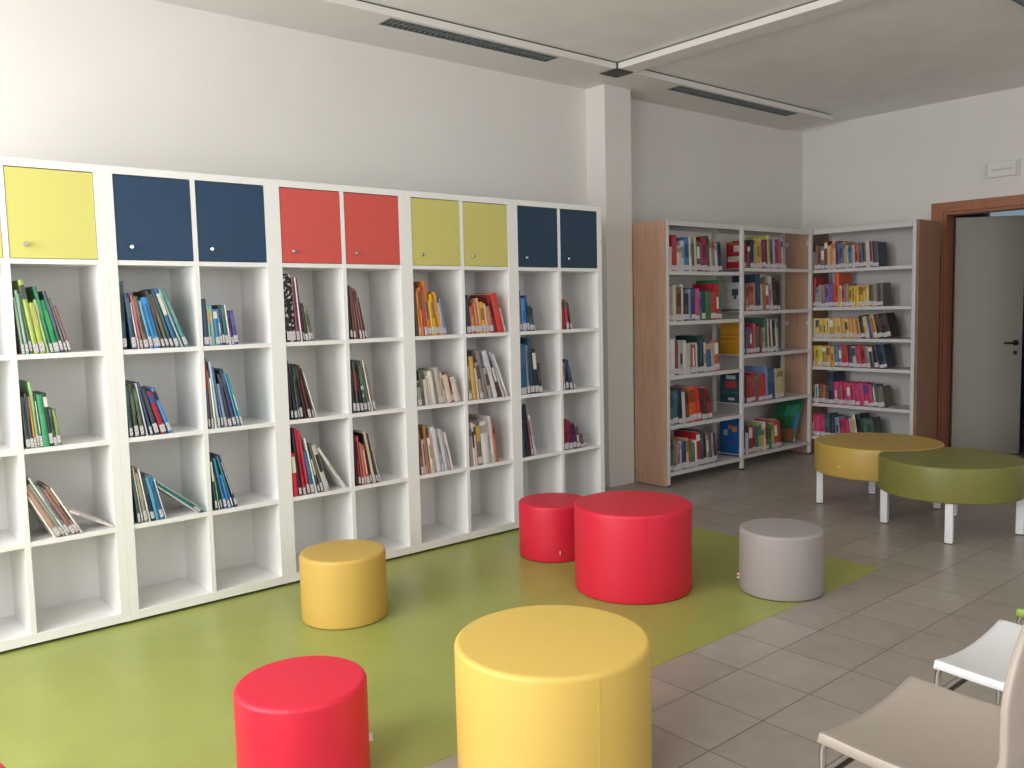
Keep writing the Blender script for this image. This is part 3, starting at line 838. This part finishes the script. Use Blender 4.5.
# large green picture book leaning right in the bottom row of the second bay
lean = R(24)
hh = 0.445
xb = BX[2] - 0.04 - hh * math.sin(lean) - 0.012
M4 = Matrix.Translation((xb, BY0 + 0.03, bay2[4] + 0.0085)) @ Matrix.Rotation(lean, 4, 'Y')
put_book(0.014, hh, 0.28, '#2a6a48', M4, 'large green picture book leaning right on the bottom shelf by the corner post', None,
         coverpic=[(0.05, 0.95, 0.04, 0.3, '#8a5a3c'), (0.1, 0.6, 0.6, 0.85, '#3a8a6a'), (0.55, 0.85, 0.35, 0.55, '#2f5a30'), (0.02, 0.14, 0.3, 0.7, '#3a78b0')])

# ------------------------------------------------------------------ ottomans
def ottoman(label, x, y, r, h, m, z=MZ, seam=None, tagang=None, tagz=0.06, redtag=False, group=None):
    t = thing('ottoman', label, 'ottoman', (x, y, z), 0, group)
    e = 0.016
    prof = [(0, h), (r * 0.5, h - 0.0005), (r - e - 0.02, h - 0.0025), (r - e - 0.004, h - 0.003)]
    for k in range(0, 7):
        a = R(90 - 15 * k)
        prof.append((r - e + e * math.cos(a), h - 0.003 - e + e * math.sin(a)))
    prof += [(r, h * 0.6), (r, h * 0.3), (r, 0.012), (r - 0.0015, 0.005), (r - 0.005, 0.0022), (0, 0.0022)]
    bm = bmesh.new()
    lathe(bm, prof, 96)
    finish('cover', bm, m, t, smooth=50)
    bm = bmesh.new()
    lathe(bm, [(0, 0.002), (r - 0.006, 0.002), (r - 0.006, 0.0), (0, 0.0)], 64)
    finish('base', bm, M['dark'], t)
    if seam is not None:
        a = R(seam)
        bm = bmesh.new()
        n = 12
        w = 0.0035 / r
        rr = [bm.verts.new(((r + 0.0012) * math.cos(a + s * w), (r + 0.0012) * math.sin(a + s * w), zz)) for zz in (0.026, h - 0.02) for s in (-1, 0, 1)]
        for i in range(2):
            bm.faces.new((rr[i], rr[i + 1], rr[i + 4], rr[i + 3]))
        rr2 = [bm.verts.new(((r - 0.004) * math.cos(a + s * w), (r - 0.004) * math.sin(a + s * w), zz)) for zz in (0.026, h - 0.02) for s in (-1, 1)]
        bm.faces.new((rr2[0], rr2[1], rr2[3], rr2[2]))
        bm.faces.new((rr[0], rr[3], rr2[2], rr2[0]))
        bm.faces.new((rr[2], rr2[1], rr2[3], rr[5]))
        finish('seam', bm, m, t)
    if tagang is not None:
        a = R(tagang)
        bm = bmesh.new()
        box(bm, -0.002, 0.011, -0.0012, 0.0012, -0.013, 0.013)
        tg = finish('brand_tag', bm, M['tagw'], t, loc=(r * math.cos(a), r * math.sin(a), tagz), rot=(0, 0, a))
        tg['label'] = 'small white fabric tag'
        if redtag:
            bx('tag_square', M['tagr'], 0.001, 0.010, -0.0018, 0.0018, -0.006, 0.006, tg)
    return t
GO = 'small round ottomans'
ottoman('small yellow round ottoman in front of the red-door shelf unit', 0.825, -0.625, 0.208, 0.331, M['yellow_dim'], group=GO, seam=150)
ottoman('small red round ottoman tucked behind the large red one by the shelves', 2.291, -0.567, 0.21, 0.334, M['red'], group=GO, seam=-60, tagang=-123.5, tagz=0.062)
ottoman('small grey round ottoman at the right end of the green mat', 2.680, -1.879, 0.2105, 0.33, M['grey'], group=GO, seam=60, tagang=126, tagz=0.06, redtag=True)
ottoman('small bright red round ottoman at the bottom left of centre, nearest the camera', -0.016, -1.859, 0.207, 0.328, M['red'], group=GO, seam=30, tagang=-33, tagz=0.118)
ottoman('red round ottoman cut off by the lower left corner of the photo', -1.033, -1.779, 0.207, 0.316, M['red'], group=GO)
ottoman('large red round ottoman in the middle of the green mat', 2.174, -1.309, 0.309, 0.455, M['red'], seam=-126, group='large round ottomans')
ottoman('large pale yellow round ottoman in the foreground at the mat edge', 0.602, -2.371, 0.311, 0.447, M['yellow'], seam=-107.5, group='large round ottomans')

# ------------------------------------------------------------------ benches
def bench(label, cx, cy, outline, m, legs, zb=0.256, zt=0.474, tagpos=None):
    t = thing('round_bench', label, 'bench', (cx, cy, 0), 0, 'round benches by the door')
    bm = bmesh.new()
    f = bm.faces.new([bm.verts.new((x, y, zb)) for x, y in outline])
    ex = bmesh.ops.extrude_face_region(bm, geom=[f])
    vs = [v for v in ex['geom'] if isinstance(v, bmesh.types.BMVert)]
    bmesh.ops.translate(bm, verts=vs, vec=(0, 0, zt - zb))
    caps = [e for e in bm.edges if abs(e.verts[0].co.z - e.verts[1].co.z) < 1e-5]
    bmesh.ops.bevel(bm, geom=caps, offset=0.013, segments=4, affect='EDGES', profile=0.5, clamp_overlap=True)
    big = [f for f in bm.faces if len(f.verts) > 20]
    bmesh.ops.inset_individual(bm, faces=big, thickness=0.006)
    finish('seat', bm, m, t, smooth=45)
    for lx, ly, rz in legs:
        lg = bmesh.new()
        box(lg, -0.0225, 0.0225, -0.0225, 0.0225, 0.006, zb + 0.004)
        bmesh.ops.bevel(lg, geom=list(lg.edges), offset=0.003, segments=1, affect='EDGES')
        l = finish('leg', lg, M['wplast'], t, loc=(lx, ly, 0), rot=(0, 0, rz))
        bx('foot_pad', M['dark'], -0.02, 0.02, -0.02, 0.02, 0.0, 0.0059, l)
    if tagpos:
        a, r, z = tagpos
        bm = bmesh.new()
        box(bm, -0.002, 0.010, -0.001, 0.001, -0.011, 0.011)
        tg = finish('brand_tag', bm, M['tagw'], t, loc=(r * math.cos(a), r * math.sin(a), z), rot=(0, 0, a))
    return t
YC, GC, BR = Vector((4.796, -1.326)), Vector((4.476, -1.968)), 0.433
circ = [(BR * math.cos(2 * math.pi * i / 120), BR * math.sin(2 * math.pi * i / 120)) for i in range(120)]
bench('round mustard yellow bench on white legs, nested into the green one', YC.x, YC.y, circ, M['mustard'],
      [(0.393 * math.cos(R(a)), 0.393 * math.sin(R(a)), R(a)) for a in (32, 122.5, 213, 299)], tagpos=(R(172), BR, 0.335))
# green: circle with a concave bite that follows the yellow circle
gr = 0.425
off = YC - GC
rb = BR + 0.0015
pts = []
N = 240
for i in range(N):
    a = 2 * math.pi * i / N
    p = Vector((gr * math.cos(a), gr * math.sin(a)))
    if (p - off).length > rb:
        pts.append((a, p))
# rotate so that the list starts right after the bite
ks = [i for i in range(len(pts)) if (pts[i][0] - pts[i - 1][0]) % (2 * math.pi) > 2 * math.pi / N * 1.5]
k0 = ks[0] if ks else 0
arc = [p for _, p in pts[k0:] + pts[:k0]]
dd = off.length
aa = (gr * gr - rb * rb + dd * dd) / (2 * dd)
hh2 = math.sqrt(gr * gr - aa * aa)
dirv = off / dd
nrm = Vector((-dirv.y, dirv.x))
i1, i2 = dirv * aa + nrm * hh2, dirv * aa - nrm * hh2
# arc runs counter clockwise: starts at the left intersection and ends at the right one
sa = i1 if (arc[0] - i1).length < (arc[0] - i2).length else i2
sb = i2 if sa is i1 else i1
a_b = math.atan2((sb - off).y, (sb - off).x)
a_a = math.atan2((sa - off).y, (sa - off).x)
dl = (a_a - a_b + math.pi) % (2 * math.pi) - math.pi
bite = [off + Vector((math.cos(a_b + dl * i / 40), math.sin(a_b + dl * i / 40))) * rb for i in range(41)]
outl = [tuple(p) for p in arc[1:-1]] + [tuple(p) for p in bite]
bench('round olive green bench with a concave bite around the yellow bench', GC.x, GC.y, outl, M['green'],
      [(r_ * math.cos(R(a)), r_ * math.sin(R(a)), R(a - 9)) for r_, a in ((0.395, 19), (0.385, 109), (0.366, 203), (0.398, 296))])

# ------------------------------------------------------------------ chairs
def grid_shell(fn, nu, nv):
    bm = bmesh.new()
    g = [[bm.verts.new(fn(i / nu, j / nv)) for i in range(nu + 1)] for j in range(nv + 1)]
    for j in range(nv):
        for i in range(nu):
            bm.faces.new((g[j][i], g[j][i + 1], g[j + 1][i + 1], g[j + 1][i]))
    return bm
def chair(label, x, y, m, group):
    t = thing('stacking_chair', label, 'chair', (x, y, 0), 0, group)
    W = 0.236
    def seat(u, v):
        # u across, v from the front edge (0) to the rear (1)
        s = 2 * u - 1
        xx = s * (W + 0.012)
        zz = 0.455 - 0.026 * (1 - min(1, abs(s) * 1.03) ** 2)
        if abs(s) > 0.93:
            q = (abs(s) - 0.93) / 0.07
            zz -= 0.024 * q * q
            xx = math.copysign((W - 0.006) + 0.016 * math.sin(q * math.pi / 2), s)
        yy = 0.212 - 0.424 * v
        zz += -0.003 * max(0, (0.10 - v) / 0.10) ** 2 - 0.010 * math.sin(math.pi * min(1, v * 1.1)) + 0.02 * max(0, (v - 0.85) / 0.15) ** 2
        return (xx, yy, zz)
    bm = grid_shell(seat, 40, 24)
    o = finish('seat', bm, m, t, smooth=60)
    md = o.modifiers.new('thick', 'SOLIDIFY'); md.thickness = 0.011; md.offset = -1
    def back(u, v):
        s = 2 * u - 1
        w = W - 0.016 - 0.085 * (max(0, v - 0.38) / 0.62) ** 2
        if v > 0.9:
            w -= 0.03 * ((v - 0.9) / 0.1) ** 2
        xx = s * w
        zz = 0.475 + 0.37 * v
        yy = -0.190 - 0.045 * (1 - s * s) - 0.012 * (1 - v) * 0 - 0.05 * max(0, v - 0.45) ** 1.5 - 0.012 * (1 - min(1, v / 0.15)) * -1
        return (xx, yy, zz)
    bm = grid_shell(back, 32, 26)
    o = finish('backrest', bm, m, t, smooth=60)
    md = o.modifiers.new('thick', 'SOLIDIFY'); md.thickness = 0.02; md.offset = 0
    mb = o.modifiers.new('round', 'BEVEL'); mb.width = 0.006; mb.segments = 2
    for s in (-1, 1):
        fr = bmesh.new()
        xx = s * (W - 0.006)
        pts = [(xx, 0.206, 0.012), (xx, 0.206, 0.38)] + bend((xx, 0.206, 0.40), (xx, 0.206, 0.434), (xx, 0.172, 0.434)) + \
              bend((xx, -0.15, 0.430), (xx, -0.19, 0.430), (xx, -0.2, 0.385)) + [(xx, -0.235, 0.012)]
        tube(fr, pts, 0.0085, 10)
        finish('side_frame', fr, M['chrome'], t, smooth=60)
    for yy, zz in ((0.185, 0.355), (-0.196, 0.36)):
        br = bmesh.new()
        tube(br, [(-W + 0.008, yy, zz), (W - 0.008, yy, zz)], 0.0065, 10)
        finish('crossbar', br, M['steel'], t, smooth=60)
    for s in (-1, 1):
        for yy in (0.206, -0.235):
            bm = bmesh.new()
            lathe(bm, [(0, 0.0125), (0.012, 0.0125), (0.012, 0.001), (0, 0.001)], 14)
            finish('glide', bm, M['dark'], t, loc=(s * (W - 0.004), yy, 0))
    return t
GCH = 'row of stacking chairs at the lower right'
chair('beige plastic chair on chrome legs, nearest at the lower right', 0.885, -3.482, M['beige'], GCH)
chair('white plastic chair on chrome legs beside the beige one', 1.512, -3.482, M['wplast'], GCH)
chair('lime green chair with only its seat corner showing beyond the white chair', 2.13, -3.482, M['gplast'], GCH)

# ------------------------------------------------------------------ light
w = bpy.data.worlds.new('World')
scene.world = w
w.use_nodes = True
nt = w.node_tree
bg = nt.nodes['Background']
sky = nt.nodes.new('ShaderNodeTexSky')
sky.sky_type = 'HOSEK_WILKIE'
sky.sun_direction = Vector((-0.3, 0.8, 0.5)).normalized()
sky.turbidity = 3.0
nt.links.new(sky.outputs[0], bg.inputs['Color'])
bg.inputs['Strength'].default_value = 2.0

def area(name, loc, rot, sx, sy, power, col=(1, 1, 1)):
    l = bpy.data.lights.new(name, 'AREA')
    l.shape = 'RECTANGLE'
    l.size, l.size_y = sx, sy
    l.energy = power
    l.color = col
    o = bpy.data.objects.new(name, l)
    COL.objects.link(o)
    o.location = loc
    o.rotation_euler = rot
    return o
for i, (h, p) in enumerate(zip(LW, (108, 146))):
    area('window_daylight', (XL - 0.06, (h[0] + h[1]) / 2, (h[2] + h[3]) / 2), (R(90), 0, R(-90)), h[1] - h[0] - 0.14, h[3] - h[2] - 0.14, p, (0.97, 0.985, 1.0))
for i, (h, p) in enumerate(zip(FW, (30, 34))):
    area('window_daylight', ((h[0] + h[1]) / 2, YF - 0.06, (h[2] + h[3]) / 2), (R(90), 0, 0), h[1] - h[0] - 0.14, h[3] - h[2] - 0.14, p, (0.97, 0.985, 1.0))

# ------------------------------------------------------------------ camera
f, pitch, roll, yaw = 861.4655, 0.0877, -0.0230, 0.7021
d = Vector((math.sin(yaw) * math.cos(pitch), math.cos(yaw) * math.cos(pitch), -math.sin(pitch)))
r0 = Vector((math.cos(yaw), -math.sin(yaw), 0))
u0 = r0.cross(d)
r2 = r0 * math.cos(roll) + u0 * math.sin(roll)
u2 = -r0 * math.sin(roll) + u0 * math.cos(roll)
cd = bpy.data.cameras.new('Camera')
cd.sensor_width = 36
cd.lens = f / 1024 * 36
cd.clip_start = 0.05
cam = bpy.data.objects.new('Camera', cd)
COL.objects.link(cam)
mt = Matrix((( r2.x, u2.x, -d.x, -1.1991), (r2.y, u2.y, -d.y, -4.332), (r2.z, u2.z, -d.z, 1.4907), (0, 0, 0, 1)))
cam.matrix_world = mt
scene.camera = cam
vs = scene.view_settings
vs.view_transform = 'Standard'
vs.look = 'None'
vs.exposure = -0.14
vs.gamma = 1.0
vs.use_curve_mapping = False
print('books', nb)
